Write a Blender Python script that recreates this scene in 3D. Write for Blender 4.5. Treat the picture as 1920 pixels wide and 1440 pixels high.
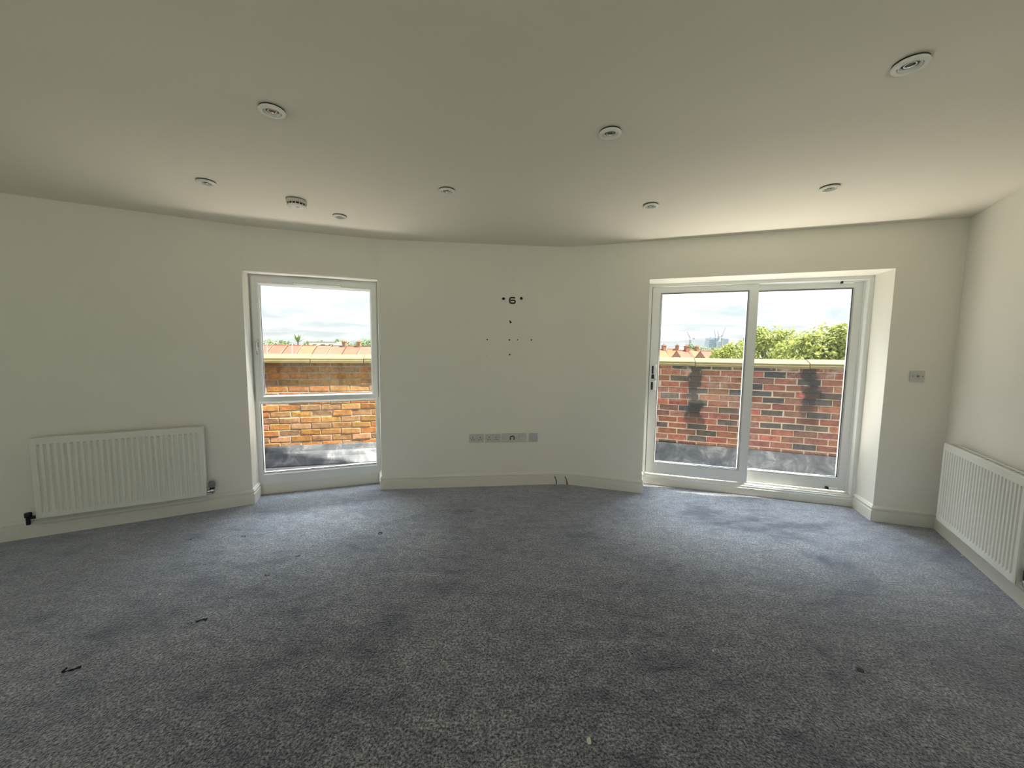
import bpy, bmesh, math, random
from mathutils import Vector, Matrix
random.seed(7)
for o in list(bpy.data.objects): bpy.data.objects.remove(o)
S = bpy.context.scene
COL = S.collection

# ------------------------------------------------------------------ camera
F = 725.0; CX, CY = 960.0, 720.0; EYE = 1.388; H = 2.4
FW = Vector((0.0, 0.996027, -0.089048)); RT = Vector((0.999949, 0.000897, 0.010032)); UP = Vector((-0.010072, 0.089043, 0.995977))
cam = bpy.data.cameras.new('camera'); camo = bpy.data.objects.new('camera', cam); COL.objects.link(camo)
cam.sensor_width = 36.0; cam.lens = F / 1920 * 36.0; cam.clip_start = 0.02; cam.clip_end = 5000
M = Matrix((RT, UP, -FW)).transposed().to_4x4(); M.translation = (0, 0, EYE)
camo.matrix_world = M; S.camera = camo

# ------------------------------------------------------------------ sky, sun, exposure
EXPOSURE = 0.0; SKY = 1.1; SUN = 25.0; SUN_EL = math.radians(60); SUN_PHI = math.radians(12.0)
S.view_settings.view_transform = 'Standard'; S.view_settings.look = 'None'
S.view_settings.exposure = EXPOSURE; S.view_settings.gamma = 1.0; S.view_settings.use_curve_mapping = False
W = bpy.data.worlds.new('sky'); S.world = W; W.use_nodes = True
nt = W.node_tree; nt.nodes.clear(); N = nt.nodes.new; L = nt.links.new
def mathn(nt, op, a, b=None, clamp=False):
    n = nt.nodes.new('ShaderNodeMath'); n.operation = op; n.use_clamp = clamp
    for i, v in enumerate((a, b)):
        if v is None: continue
        if hasattr(v, 'is_linked'): nt.links.new(v, n.inputs[i])
        else: n.inputs[i].default_value = v
    return n.outputs[0]
def rampn(nt, fac, stops):
    n = nt.nodes.new('ShaderNodeValToRGB'); cr = n.color_ramp
    while len(cr.elements) < len(stops): cr.elements.new(0.5)
    for e, (p, c) in zip(cr.elements, stops):
        e.position = p; e.color = (c[0], c[1], c[2], 1) if hasattr(c, '__len__') else (c, c, c, 1)
    nt.links.new(fac, n.inputs[0]); return n.outputs[0]
def mixn(nt, fac, a, b, mode='MIX'):
    n = nt.nodes.new('ShaderNodeMix'); n.data_type = 'RGBA'; n.blend_type = mode
    for k, v in ((0, fac), (6, a), (7, b)):
        if hasattr(v, 'is_linked'): nt.links.new(v, n.inputs[k])
        elif k == 0: n.inputs[0].default_value = v
        else: n.inputs[k].default_value = (v[0], v[1], v[2], 1)
    return n.outputs[2]
def noisen(nt, vec, scale, detail=4, rough=.55, dist=0):
    n = nt.nodes.new('ShaderNodeTexNoise'); n.inputs['Scale'].default_value = scale
    n.inputs['Detail'].default_value = detail; n.inputs['Roughness'].default_value = rough; n.inputs['Distortion'].default_value = dist
    if vec is not None: nt.links.new(vec, n.inputs['Vector'])
    return n.outputs[0]
tc = N('ShaderNodeTexCoord'); sp = N('ShaderNodeSeparateXYZ'); L(tc.outputs['Generated'], sp.inputs[0])
zc = mathn(nt, 'MAXIMUM', sp.outputs[2], 0.0)
den = mathn(nt, 'ADD', zc, 0.12)
cmb = N('ShaderNodeCombineXYZ'); L(mathn(nt, 'DIVIDE', sp.outputs[0], den), cmb.inputs[0]); L(mathn(nt, 'DIVIDE', sp.outputs[1], den), cmb.inputs[1])
cl = noisen(nt, cmb.outputs[0], 1.3, 7, .58, .4)
clm = rampn(nt, cl, [(0.40, 0.0), (0.62, 1.0)])
blue = rampn(nt, zc, [(0.0, (.79, .83, .845)), (0.25, (.68, .80, .92)), (1.0, (.42, .62, .95))])
skyc = mixn(nt, clm, blue, (1.12, 1.10, 1.07))
# an overcast-like dome: the zenith is brighter than the horizon
gr = mathn(nt, 'ADD', mathn(nt, 'MULTIPLY', zc, 2.2), 1.0)   # CIE overcast: zenith about three times the horizon
bg = N('ShaderNodeBackground'); L(skyc, bg.inputs[0]); L(mathn(nt, 'MULTIPLY', gr, SKY), bg.inputs[1])
ow = N('ShaderNodeOutputWorld'); L(bg.outputs[0], ow.inputs[0])

sun = bpy.data.lights.new('sun', 'SUN'); sun.energy = SUN; sun.angle = math.radians(0.6); sun.color = (1.0, .93, .80)
suno = bpy.data.objects.new('sun', sun); COL.objects.link(suno)
_t3 = Vector((.94873, -.31608, 0)); _o3 = Vector((.31608, .94873, 0))
SDIR = ((_t3 * math.cos(SUN_PHI) + _o3 * math.sin(SUN_PHI)) * math.cos(SUN_EL) + Vector((0, 0, math.sin(SUN_EL)))).normalized()
suno.rotation_euler = SDIR.to_track_quat('Z', 'Y').to_euler(); suno.location = (8, 4, 12)

# added area lamps outside the two front openings, standing in for daylight
def fill_lamp(name, base, t, o, along, out, z, w, h, aim_out, aim_z, watts, col, spread):
    l = bpy.data.lights.new(name, 'AREA'); l.shape = 'RECTANGLE'; l.size = w; l.size_y = h; l.energy = watts; l.color = col; l.spread = math.radians(spread)
    ob = bpy.data.objects.new(name, l); COL.objects.link(ob)
    p = base + t * along + o * out + Vector((0, 0, z)); a = base + t * along + o * aim_out + Vector((0, 0, aim_z))
    ob.location = p; ob.rotation_euler = (p - a).to_track_quat('Z', 'Y').to_euler(); return ob
_b3 = Vector((.54303, 3.932, 0)); _b1 = Vector((-2.24267, 3.35018, 0)); _t1 = Vector((.93787, .34698, 0)); _o1 = Vector((-.34698, .93787, 0))
K_UP, K_LOW = 42, 12
fill_lamp('door_fill_high', _b3, _t3, _o3, 1.69, 1.15, 3.2, 2.2, .8, -.10, 1.07, K_UP * 2, (.80, .90, 1.0), 52)
fill_lamp('window_fill_high', _b1, _t1, _o1, .49, 1.15, 3.2, 1.3, .8, -.10, 1.07, K_UP * 1.1, (.80, .90, 1.0), 52)
fill_lamp('door_fill_low', _b3, _t3, _o3, 1.69, .43, .205, 1.66, .05, .097, 2.205, K_LOW * 2, (1.0, .92, .80), 92)
fill_lamp('window_fill_low', _b1, _t1, _o1, .49, .41, .155, .94, .05, .077, 2.155, K_LOW, (1.0, .92, .80), 92)

# ------------------------------------------------------------------ helpers
def ray(px, py): return FW + RT * ((px - CX) / F) - UP * ((py - CY) / F)
def at(px, py, Y):                      # the point seen at a pixel, on the plane y = Y
    d = ray(px, py); return Vector((0, 0, EYE)) + d * (Y / d.y)
class MB:
    def __init__(self): self.v = []; self.f = []; self.sm = []
    def add(self, vs, fs, smooth=False):
        b = len(self.v); self.v += [tuple(p) for p in vs]
        for f in fs: self.f.append([b + i for i in f]); self.sm.append(smooth)
        return self
    def box(self, x0, x1, y0, y1, z0, z1, bev=0.0):
        if bev <= 0:
            vs = [(x, y, z) for z in (z0, z1) for y in (y0, y1) for x in (x0, x1)]
            return self.add(vs, [(0, 2, 3, 1), (4, 5, 7, 6), (0, 1, 5, 4), (2, 6, 7, 3), (0, 4, 6, 2), (1, 3, 7, 5)])
        bm = bmesh.new(); bmesh.ops.create_cube(bm, size=1)
        for v in bm.verts: v.co = ((x0 + x1) / 2 + v.co.x * (x1 - x0), (y0 + y1) / 2 + v.co.y * (y1 - y0), (z0 + z1) / 2 + v.co.z * (z1 - z0))
        bmesh.ops.bevel(bm, geom=bm.edges[:], offset=bev, segments=2, affect='EDGES', profile=.5)
        return self.bm(bm)
    def bm(self, bm, smooth=False):
        bm.verts.index_update(); vs = [v.co[:] for v in bm.verts]; fs = [[v.index for v in f.verts] for f in bm.faces]; bm.free(); return self.add(vs, fs, smooth)
    def lathe(self, prof, n=32, c=(0, 0, 0), axis='z', smooth=True, cap=True):   # prof: (radius, height)
        vs = []; fs = []
        for r, h in prof:
            for k in range(n):
                a = 2 * math.pi * k / n; p = (r * math.cos(a), r * math.sin(a), h)
                if axis == 'y': p = (p[0], p[2], p[1])
                if axis == 'x': p = (p[2], p[0], p[1])
                vs.append((p[0] + c[0], p[1] + c[1], p[2] + c[2]))
        for i in range(len(prof) - 1):
            for k in range(n):
                k2 = (k + 1) % n; fs.append((i * n + k, i * n + k2, (i + 1) * n + k2, (i + 1) * n + k))
        if cap:
            fs.append(tuple(range(n))[::-1]); m = (len(prof) - 1) * n; fs.append(tuple(range(m, m + n)))
        return self.add(vs, fs, smooth)
    def tube(self, pts, r, n=10, smooth=True):
        pts = [Vector(p) for p in pts]; rs = r if hasattr(r, '__len__') else [r] * len(pts); vs = []; fs = []
        for i, p in enumerate(pts):
            d = (pts[min(i + 1, len(pts) - 1)] - pts[max(i - 1, 0)]).normalized()
            a = d.cross(Vector((0, 0, 1)) if abs(d.z) < .9 else Vector((1, 0, 0))).normalized(); b = d.cross(a)
            for k in range(n):
                t = 2 * math.pi * k / n; vs.append(p + (a * math.cos(t) + b * math.sin(t)) * rs[i])
        for i in range(len(pts) - 1):
            for k in range(n): fs.append((i * n + k, i * n + (k + 1) % n, (i + 1) * n + (k + 1) % n, (i + 1) * n + k))
        fs.append(tuple(range(n))[::-1]); m = (len(pts) - 1) * n; fs.append(tuple(range(m, m + n)))
        return self.add(vs, fs, smooth)
    def ring(self, x0, x1, z0, z1, prof, w=(1, 1, 1, 1)):   # mitred rectangular frame; prof: (inset, y), w = left, right, bottom, top widths
        vs = []; n = len(prof); fs = []
        for d, y in prof: vs += [(x0 + d * w[0], y, z0 + d * w[2]), (x1 - d * w[1], y, z0 + d * w[2]), (x1 - d * w[1], y, z1 - d * w[3]), (x0 + d * w[0], y, z1 - d * w[3])]
        for i in range(n):
            j = (i + 1) % n
            for k in range(4): fs.append((i * 4 + k, i * 4 + (k + 1) % 4, j * 4 + (k + 1) % 4, j * 4 + k))
        return self.add(vs, fs)
    def prism(self, inner, outer, z0, z1, smooth=False):    # between two open polylines of equal length
        n = len(inner); vs = [(p[0], p[1], z) for z in (z0, z1) for p in list(inner) + list(outer)]; fs = []
        for i in range(n - 1):
            fs += [(i, i + 1, 2 * n + i + 1, 2 * n + i), (n + i + 1, n + i, 3 * n + i, 3 * n + i + 1), (i + 1, i, n + i, n + i + 1), (2 * n + i, 2 * n + i + 1, 3 * n + i + 1, 3 * n + i)]
        fs += [(0, 2 * n, 3 * n, n), (n - 1, 2 * n - 1, 4 * n - 1, 3 * n - 1)]
        return self.add(vs, fs, smooth)
    def sweep(self, path, prof, closed_ends=True):           # path: 2D points, room on the right-hand side; prof: (off, z)
        P = [Vector(p) for p in path]; vs = []; m = len(prof); fs = []
        for i, p in enumerate(P):
            ns = []
            if i > 0: t = (P[i] - P[i - 1]).normalized(); ns.append(Vector((t.y, -t.x)))
            if i < len(P) - 1: t = (P[i + 1] - P[i]).normalized(); ns.append(Vector((t.y, -t.x)))
            mv = ns[0] if len(ns) == 1 else (ns[0] + ns[1]) / (1 + ns[0].dot(ns[1]))
            for o, z in prof: q = p + mv * o; vs.append((q.x, q.y, z))
        for i in range(len(P) - 1):
            for k in range(m): fs.append((i * m + k, i * m + (k + 1) % m, (i + 1) * m + (k + 1) % m, (i + 1) * m + k))
        fs += [tuple(range(m)), tuple(range((len(P) - 1) * m, len(P) * m))]
        return self.add(vs, fs)
    def mesh(self, name):
        me = bpy.data.meshes.new(name); me.from_pydata(self.v, [], self.f); me.polygons.foreach_set('use_smooth', self.sm)
        bm = bmesh.new(); bm.from_mesh(me); bmesh.ops.recalc_face_normals(bm, faces=bm.faces[:]); bm.to_mesh(me); bm.free()
        if any(self.sm): me.set_sharp_from_angle(angle=math.radians(42))
        me.update(); return me
    def build(self, name, mat, parent=None):
        o = bpy.data.objects.new(name, self.mesh(name)); COL.objects.link(o)
        if mat: o.data.materials.append(mat)
        if parent: o.parent = parent
        return o
def tag(o, label=None, cat=None, group=None, kind=None):
    if label: o['label'] = label
    if cat: o['category'] = cat
    if group: o['group'] = group
    if kind: o['kind'] = kind
    return o
def thing(name, label, cat, loc=(0, 0, 0), rz=0, group=None, kind=None):
    o = bpy.data.objects.new(name, None); COL.objects.link(o); o.empty_display_size = .1
    o.location = loc; o.rotation_euler = (0, 0, rz); return tag(o, label, cat, group, kind)
def copy_tree(o, parent=None):
    c = o.copy(); COL.objects.link(c)
    if parent: c.parent = parent
    for ch in list(o.children): copy_tree(ch, c)
    return c

# ------------------------------------------------------------------ materials
def new_mat(name):
    m = bpy.data.materials.new(name); m.use_nodes = True; n = m.node_tree; b = n.nodes['Principled BSDF']; return m, n, b
def plain(name, col, rough=.5, metal=0, var=.04, scale=6, bump=0.0, bscale=60, spec=None):
    m, n, b = new_mat(name); g = n.nodes.new('ShaderNodeNewGeometry')
    f = noisen(n, g.outputs['Position'], scale, 5, .6)
    c = mixn(n, f, [x * (1 - var) for x in col], [min(1, x * (1 + var)) for x in col])
    n.links.new(c, b.inputs['Base Color']); b.inputs['Roughness'].default_value = rough; b.inputs['Metallic'].default_value = metal
    if spec is not None: b.inputs['Specular IOR Level'].default_value = spec
    if bump:
        bn = n.nodes.new('ShaderNodeBump'); bn.inputs['Strength'].default_value = bump; bn.inputs['Distance'].default_value = .002
        n.links.new(noisen(n, g.outputs['Position'], bscale, 4), bn.inputs['Height']); n.links.new(bn.outputs[0], b.inputs['Normal'])
    return m
WALL = plain('wall_paint', (.875, .84, .77), .75, var=.025, scale=1.7, bump=.12, bscale=45, spec=.2)
CEIL = plain('ceiling_paint', (.86, .80, .70), .8, var=.02, scale=1.1, bump=.06, bscale=40, spec=.2)
GLOSSW = plain('white_gloss', (.80, .775, .70), .38, var=.02, scale=9)
UPVC = plain('white_upvc', (.82, .83, .82), .33, var=.015, scale=5)
RADW = plain('radiator_enamel', (.82, .81, .745), .4, var=.015, scale=5)
PLAST = plain('white_plastic', (.62, .61, .57), .4, var=.02, scale=8)
LAMPW = plain('lamp_white', (.86, .84, .79), .4, var=.01)
VALVEG = plain('valve_grey', (.22, .22, .22), .45)
GREYPL = plain('grey_plastic', (.52, .53, .56), .45, var=.04, scale=30)
BLACK = plain('black_plastic', (.008, .008, .008), .5, var=.1)
DARKG = plain('dark_gap', (.03, .028, .025), .7, var=.1)
GASKET = plain('rubber_gasket', (.02, .02, .022), .6)
CHROME = plain('chrome', (.62, .62, .62), .18, 1, var=.03)
LENS = plain('lamp_lens', (.07, .065, .06), .15, 0, var=.1)
STAINM = plain('brown_stain', (.17, .135, .095), .6, var=.3, scale=40)
CONC = plain('coping_stone', (.21, .17, .08), .85, var=.22, scale=7, bump=.3, bscale=60)
TERR = plain('terrace_felt', (.44, .425, .39), .9, var=.18, scale=5, bump=.2)
EXTW = plain('outside_render', (.10, .075, .06), .85, var=.08)
ROOFF = plain('flat_roof', (.25, .25, .25), .9)
LIGHTBIT = plain('pale_debris', (.75, .70, .6), .6, var=.1)
DARKBIT = plain('dark_debris', (.012, .011, .012), .9)
BROWNBIT = plain('dark_disc', (.05, .045, .05), .6)

def lead_mat():
    m, n, b = new_mat('lead'); g = n.nodes.new('ShaderNodeNewGeometry')
    f = noisen(n, g.outputs['Position'], 5, 8, .68, .6)
    c = rampn(n, f, [(.34, (.05, .054, .066)), (.52, (.12, .125, .14)), (.68, (.30, .30, .31))])
    n.links.new(c, b.inputs['Base Color']); b.inputs['Roughness'].default_value = .6; b.inputs['Metallic'].default_value = .0
    return m
LEAD = lead_mat()

def carpet_mat():
    m, n, b = new_mat('carpet'); g = n.nodes.new('ShaderNodeNewGeometry'); p = g.outputs['Position']
    big = noisen(n, p, 1.15, 4, .62, .8)
    mp = n.nodes.new('ShaderNodeMapping'); mp.inputs['Scale'].default_value = (1.0, 2.6, 1.0); mp.inputs['Rotation'].default_value = (0, 0, .5); n.links.new(p, mp.inputs[0])
    streak = noisen(n, mp.outputs[0], 3.2, 5, .7, .7)
    fine = noisen(n, p, 95, 3, .75); clump = noisen(n, p, 17, 4, .7, .5)
    tuft = n.nodes.new('ShaderNodeTexVoronoi'); tuft.inputs['Scale'].default_value = 120; n.links.new(p, tuft.inputs['Vector'])
    pile = mathn(n, 'ADD', mathn(n, 'MULTIPLY', big, .55), mathn(n, 'MULTIPLY', streak, .45))
    c1 = rampn(n, pile, [(.37, (.05, .052, .066)), (.45, (.19, .192, .208)), (.60, (.31, .305, .305))])
    fr = rampn(n, fine, [(.38, .07), (.50, .70), (.63, 1.85)])
    fr = mixn(n, 1.0, fr, rampn(n, clump, [(.34, .55), (.52, 1.0), (.68, 1.3)]), 'MULTIPLY')
    c2 = mixn(n, 1.0, c1, fr, 'MULTIPLY')
    n.links.new(c2, b.inputs['Base Color']); b.inputs['Roughness'].default_value = 1.0; b.inputs['Specular IOR Level'].default_value = .05
    b.inputs['Sheen Weight'].default_value = 1.0; b.inputs['Sheen Roughness'].default_value = .5; b.inputs['Sheen Tint'].default_value = (.8, .85, 1, 1)
    bn = n.nodes.new('ShaderNodeBump'); bn.inputs['Strength'].default_value = .6; bn.inputs['Distance'].default_value = .008
    hh = mathn(n, 'ADD', mathn(n, 'MULTIPLY', tuft.outputs['Distance'], -.8), mathn(n, 'ADD', fine, mathn(n, 'MULTIPLY', streak, 2.0)))
    n.links.new(hh, bn.inputs['Height']); n.links.new(bn.outputs[0], b.inputs['Normal'])
    return m
CARPET = carpet_mat()

def glass_mat(name, haze=0.0):
    m = bpy.data.materials.new(name); m.use_nodes = True; n = m.node_tree; n.nodes.clear()
    tr = n.nodes.new('ShaderNodeBsdfTransparent'); tr.inputs[0].default_value = (.93, .95, .94, 1)
    gl = n.nodes.new('ShaderNodeBsdfGlossy'); gl.inputs['Roughness'].default_value = .02
    df = n.nodes.new('ShaderNodeBsdfTranslucent'); df.inputs[0].default_value = (.8, .82, .84, 1)
    fr = n.nodes.new('ShaderNodeFresnel'); fr.inputs[0].default_value = 1.45
    mx = n.nodes.new('ShaderNodeMixShader'); n.links.new(mathn(n, 'MULTIPLY', fr.outputs[0], .4), mx.inputs[0]); n.links.new(tr.outputs[0], mx.inputs[1]); n.links.new(gl.outputs[0], mx.inputs[2])
    m2 = n.nodes.new('ShaderNodeMixShader'); m2.inputs[0].default_value = haze; n.links.new(mx.outputs[0], m2.inputs[1]); n.links.new(df.outputs[0], m2.inputs[2])
    out = n.nodes.new('ShaderNodeOutputMaterial'); n.links.new(m2.outputs[0], out.inputs[0]); return m
GLASS = glass_mat('clear_glass', .0); GLASSH = glass_mat('hazy_glass', .004)  # second glass mixes in a small translucent haze

# ------------------------------------------------------------------ room plan (metres; camera stands above the origin)
V = [Vector(p) for p in ((-5.20, 1.734), (-2.24267, 3.35018), (-1.22857, 3.72536), (.54303, 3.932), (3.39870, 2.98060), (1.85, .2996))]
def seg(i):
    t = (V[i + 1] - V[i]).normalized(); return t, Vector((t.y, -t.x))
T0, N0 = seg(0); T1, N1 = seg(1); T2, N2 = seg(2); T3, N3 = seg(3); T4, N4 = seg(4)
TH = .34
WIN0, WIN1, WINZ, WIND = -.052, 1.034, 2.037, .21          # window opening along wall 1
DR0, DR1, DRZ, DRD = .775, 2.598, 2.053, .285              # door opening along wall 3
wl = V[1] + T1 * WIN0; wr = V[1] + T1 * WIN1; dl = V[3] + T3 * DR0; dr = V[3] + T3 * DR1
def bez(a, c, b, n): return [a * (1 - t) ** 2 + c * 2 * t * (1 - t) + b * t * t for t in [i / n for i in range(n + 1)]]
front = [wr + (V[2] - wr) * .01] + bez(V[2] - T1 * .04, V[2], V[2] + T2 * .25, 6) + bez(V[3] - T2 * .12, V[3], V[3] + T3 * .12, 8) + [dl]
front[0] = wr
def off(path, d, n0=None, n1=None):
    out = []
    for i, p in enumerate(path):
        ns = []
        if i > 0: t = (path[i] - path[i - 1]).normalized(); ns.append(Vector((t.y, -t.x)))
        if i < len(path) - 1: t = (path[i + 1] - path[i]).normalized(); ns.append(Vector((t.y, -t.x)))
        mv = ns[0] if len(ns) == 1 else (ns[0] + ns[1]) / (1 + ns[0].dot(ns[1]))
        if i == 0 and n0 is not None: mv = n0
        if i == len(path) - 1 and n1 is not None: mv = n1
        out.append(p + mv * d)
    return out
def struct(o, label, cat): return tag(o, label, cat, None, 'structure')
def skin(o):                                                # brown brickwork on the outer face, paint inside
    o.data.materials.append(EXTW)
    for p in o.data.polygons:
        c = o.matrix_world @ p.center; q = Vector((c.x, c.y)); d = min(( (q - V[i]).dot(-seg(i)[1]) for i in range(5) if -.05 < (q - V[i]).dot(seg(i)[0]) < (V[i + 1] - V[i]).length + .25), default=0, key=lambda v: abs(v - TH))
        if abs(p.normal.z) < .5 and abs(d - TH) < .03: p.material_index = 1
    return o
L0 = [V[0], wl]
mb = MB().prism(L0, off(L0, -TH, None, N1), 0, H)
struct(skin(mb.build('wall_left', WALL)), 'long off-white plaster wall behind the left radiator', 'wall')
mb = MB().prism([wl, wr], [wl - N1 * TH, wr - N1 * TH], WINZ, H)
struct(skin(mb.build('wall_front_left', WALL)), 'off-white plaster wall over the tall window', 'wall')
mb = MB().prism(front, off(front, -TH, N1, N3), 0, H, smooth=True)
wallf = struct(skin(mb.build('wall_front', WALL)), 'off-white middle wall with drilled holes and a row of sockets', 'wall')
mb = MB().prism([dl, dr], [dl - N3 * TH, dr - N3 * TH], DRZ, H).prism([dr, V[4]], [dr - N3 * TH, V[4] - N3 * TH + T3 * .2], 0, H)
struct(skin(mb.build('wall_front_right', WALL)), 'off-white wall around the sliding patio door', 'wall')
R0 = [V[4], V[5]]
mb = MB().prism(R0, off(R0, -.25), 0, H)
struct(mb.build('wall_right', WALL), 'off-white plaster wall behind the right radiator', 'wall')
# back of the room, behind the camera: side walls, plus glazed doors and terrace added for fill light
YB = -2.6
struct(MB().prism([V[5], Vector((1.85, YB))], [V[5] + Vector((.25, -.1)), Vector((2.1, YB))], 0, H).build('wall_back_right', WALL), 'off-white wall to the right behind the camera', 'wall')
def box3(boxes):
    m = MB()
    for q in boxes: m.box(*q)
    return m
struct(box3([(-5.45, -5.2, YB, -2.3, 0, H), (-5.45, -5.2, 1.0, 1.85, 0, H), (-5.45, -5.2, -2.3, 1.0, 2.32, H)]).build('wall_back_left', WALL), 'off-white wall with added glazed doors to the left behind the camera', 'wall')
struct(box3([(-5.45, 2.1, YB - .3, YB, 2.32, H), (-5.45, -1.15, YB - .3, YB, 0, 2.32), (1.65, 2.1, YB - .3, YB, 0, 2.32)]).build('wall_back', WALL), 'off-white wall round the added rear glazed doors', 'wall')
def glazed(name, label, loc, rz, width, n):
    rw = thing(name, label, 'window', loc, rz, kind='structure')
    for i in range(n):
        x0 = i * width / n; f = MB().ring(x0, x0 + width / n, 0, 2.32, [(0, -.03), (.06, -.03), (.06, .04), (0, .04)]).build('door_panel', UPVC, rw)
        MB().box(x0 + .055, x0 + width / n - .055, 0, .02, .055, 2.265).build('glass_pane', GLASS, f)
glazed('window_2_added', 'added wide glazed doors behind the camera for fill light', (-1.15, YB - .15, 0), 0, 2.8, 2)  # unseen glazing added to let sky light into the room
glazed('window_3_added', 'added glazed doors to the left behind the camera for fill light', (-5.32, -2.3, 0), math.pi / 2, 3.3, 2)
struct(MB().box(-6.5, 3.2, YB - 4.5, YB - .3, -.3, -.02).build('floor_added_terrace', TERR), 'added pale rear terrace behind the room, bouncing light in', 'floor')  # unseen paving added to bounce light indoors
fl = [(-5.5, -3.3), (2.2, -3.3), (2.2, .3), (3.8, 2.9)]
poly = [V[0] + Vector((-.2, 0))] + [wl + T0 * -.001, wl - N1 * TH, wr - N1 * TH, wr] + front[1:] + [dl - N3 * TH, dr - N3 * TH, dr, V[4] + T3 * .1, V[5] + Vector((.15, -.1)), Vector((2.0, YB - .3)), Vector((-5.4, YB - .3))]
def slab(poly, z0, z1):
    n = len(poly); m = MB(); vs = [(p[0], p[1], z) for z in (z0, z1) for p in poly]
    return m.add(vs, [tuple(range(n)), tuple(range(n, 2 * n))] + [(i, (i + 1) % n, n + (i + 1) % n, n + i) for i in range(n)])
struct(slab(poly, -.08, 0).build('floor', CARPET), 'worn dark blue-grey carpet covering the room', 'floor')
out1 = off([V[0], V[1], V[2], V[3], V[4]], -TH)
roofp = out1 + [V[4] + Vector((.6, -.2)), V[5] + Vector((.35, 0)), Vector((2.2, YB - .35)), Vector((-5.6, YB - .35))]
struct(slab(roofp, H, H + .1).build('ceiling', CEIL), 'plain off-white ceiling with recessed downlights', 'ceiling')
struct(slab(roofp, H + .1, 4.6).build('roof_unseen_storey', EXTW), 'unseen storey above the room, raised for its shadow on the terrace', 'roof')  # unseen block, raised so its shadow reaches the lead sheets

# skirting boards
SK = [(0, 0), (.018, 0), (.018, .088), (.007, .095), (.007, .103), (.0165, .106), (.0165, .113), (.011, .121), (.0065, .131), (0, .133)]
fin = WIND - .01; fid = DRD - .005
MB().sweep([V[0] + T0 * .3, wl, wl - N1 * fin], SK)
struct(MB().sweep([V[0] + T0 * .3, wl, wl - N1 * fin], SK).build('baseboard_left', GLOSSW), 'white moulded skirting board under the left radiator', 'skirting board')
bbf = struct(MB().sweep([wr - N1 * fin] + front + [dl - N3 * fid], SK).build('baseboard_front', GLOSSW), 'white moulded skirting board along the middle wall', 'skirting board')
struct(MB().sweep([dr - N3 * fid, dr, V[4], V[5]], SK).build('baseboard_right', GLOSSW), 'white moulded skirting board turning the corner under the right radiator', 'skirting board')

def fr_loc(i, u, offs=0): p = V[i] + seg(i)[0] * u + seg(i)[1] * offs; return (p.x, p.y, 0)
def fr_rz(i): t = seg(i)[0]; return math.atan2(t.y, t.x)

# brown runs on the middle skirting board
cb = bez(V[3] - T2 * .12, V[3], V[3] + T3 * .12, 8)
for P0, t in ((V[3] - T2 * .085, T2), (cb[5], (T2 * .38 + T3 * .62).normalized())):
    n = Vector((t.y, -t.x)); m = MB(); pts = [(-.012, .088, .006), (-.006, .074, .013), (.003, .055, .011), (.010, .030, .015), (.013, .002, .021)]
    vs = []
    for x, z, w in pts:
        for sx in (-1, 1):
            for e in (.012, .0205):
                q = P0 + t * (x + sx * w / 2) + n * e; vs.append((q.x, q.y, z))
    fs = []
    for i in range(len(pts) - 1):
        a = i * 4; b = a + 4; fs += [(a + 1, a + 3, b + 3, b + 1), (a, a + 1, b + 1, b), (a + 2, a + 3, b + 3, b + 2), (a, a + 2, b + 2, b)]
    m.add(vs, fs); o = m.build('stain_run', STAINM, bbf); o['label'] = 'brown run down the white board'

# ------------------------------------------------------------------ window (tall, casement over a fixed light)
win = thing('window_1', 'tall white plastic window with opening casement over a fixed pane', 'window', fr_loc(1, 0), fr_rz(1), kind='structure')
y = WIND
fr = MB().ring(WIN0, WIN1, .10, WINZ, [(0, y), (.036, y), (.042, y + .012), (.042, y + .07), (0, y + .07)], (1, 1, 2.4, 1))
fr.box(WIN0 + .03, WIN1 - .03, y + .004, y + .066, .862, .905)
fr.build('outer_frame', UPVC, win)
MB().box(WIN0, WIN1, y - .003, y + .075, 0, .101, .003).build('sill_board', GLOSSW, win)
sash = MB().ring(-.036, 1.018, .885, 2.012, [(0, y - .022), (.046, y - .022), (.056, y - .012), (.061, y + .006), (.061, y + .03), (0, y + .03)], (1.05, .95, .93, 1.1)).build('casement', UPVC, win)
MB().box(.02, .968, y + .012, y + .032, .935, 1.952).build('glass_pane', GLASS, sash)
MB().ring(.026, .964, .940, 1.948, [(0, y + .004), (.004, y + .004), (.004, y + .011), (0, y + .011)]).build('gasket', GASKET, sash)
MB().box(-.016, 1.000, y + .02, y + .04, .198, .866).build('glass_pane', GLASS, win)
MB().ring(-.012, .996, .204, .862, [(0, y + .009), (.004, y + .009), (.004, y + .019), (0, y + .019)]).build('gasket', GASKET, win)
m = MB().box(.30, .70, y - .040, y - .021, 1.966, 1.990, .005)
for i in range(19): m.box(.314 + i * .02, .326 + i * .02, y - .042, y - .038, 1.972, 1.984)
m.build('trickle_vent', UPVC, sash)
hd = MB().box(-.018, .010, y - .034, y - .021, 1.385, 1.455, .005).build('casement_handle', CHROME, sash)
MB().lathe([(.010, 0), (.010, .030)], 14, (-.004, y - .062, 1.436), 'y').tube([(-.004, y - .058, 1.44), (-.004, y - .062, 1.40), (-.003, y - .060, 1.345), (-.002, y - .056, 1.318)], [.009, .0085, .007, .006], 10).build('lever', CHROME, hd)
MB().box(1.012, 1.03, y - .014, y + .002, .265, .292, .003).build('frame_cap', UPVC, win)
MB().box(WIN0, WIN1, y + .07, y + .135, .06, .085, .004).build('outer_sill', UPVC, win)

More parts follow.
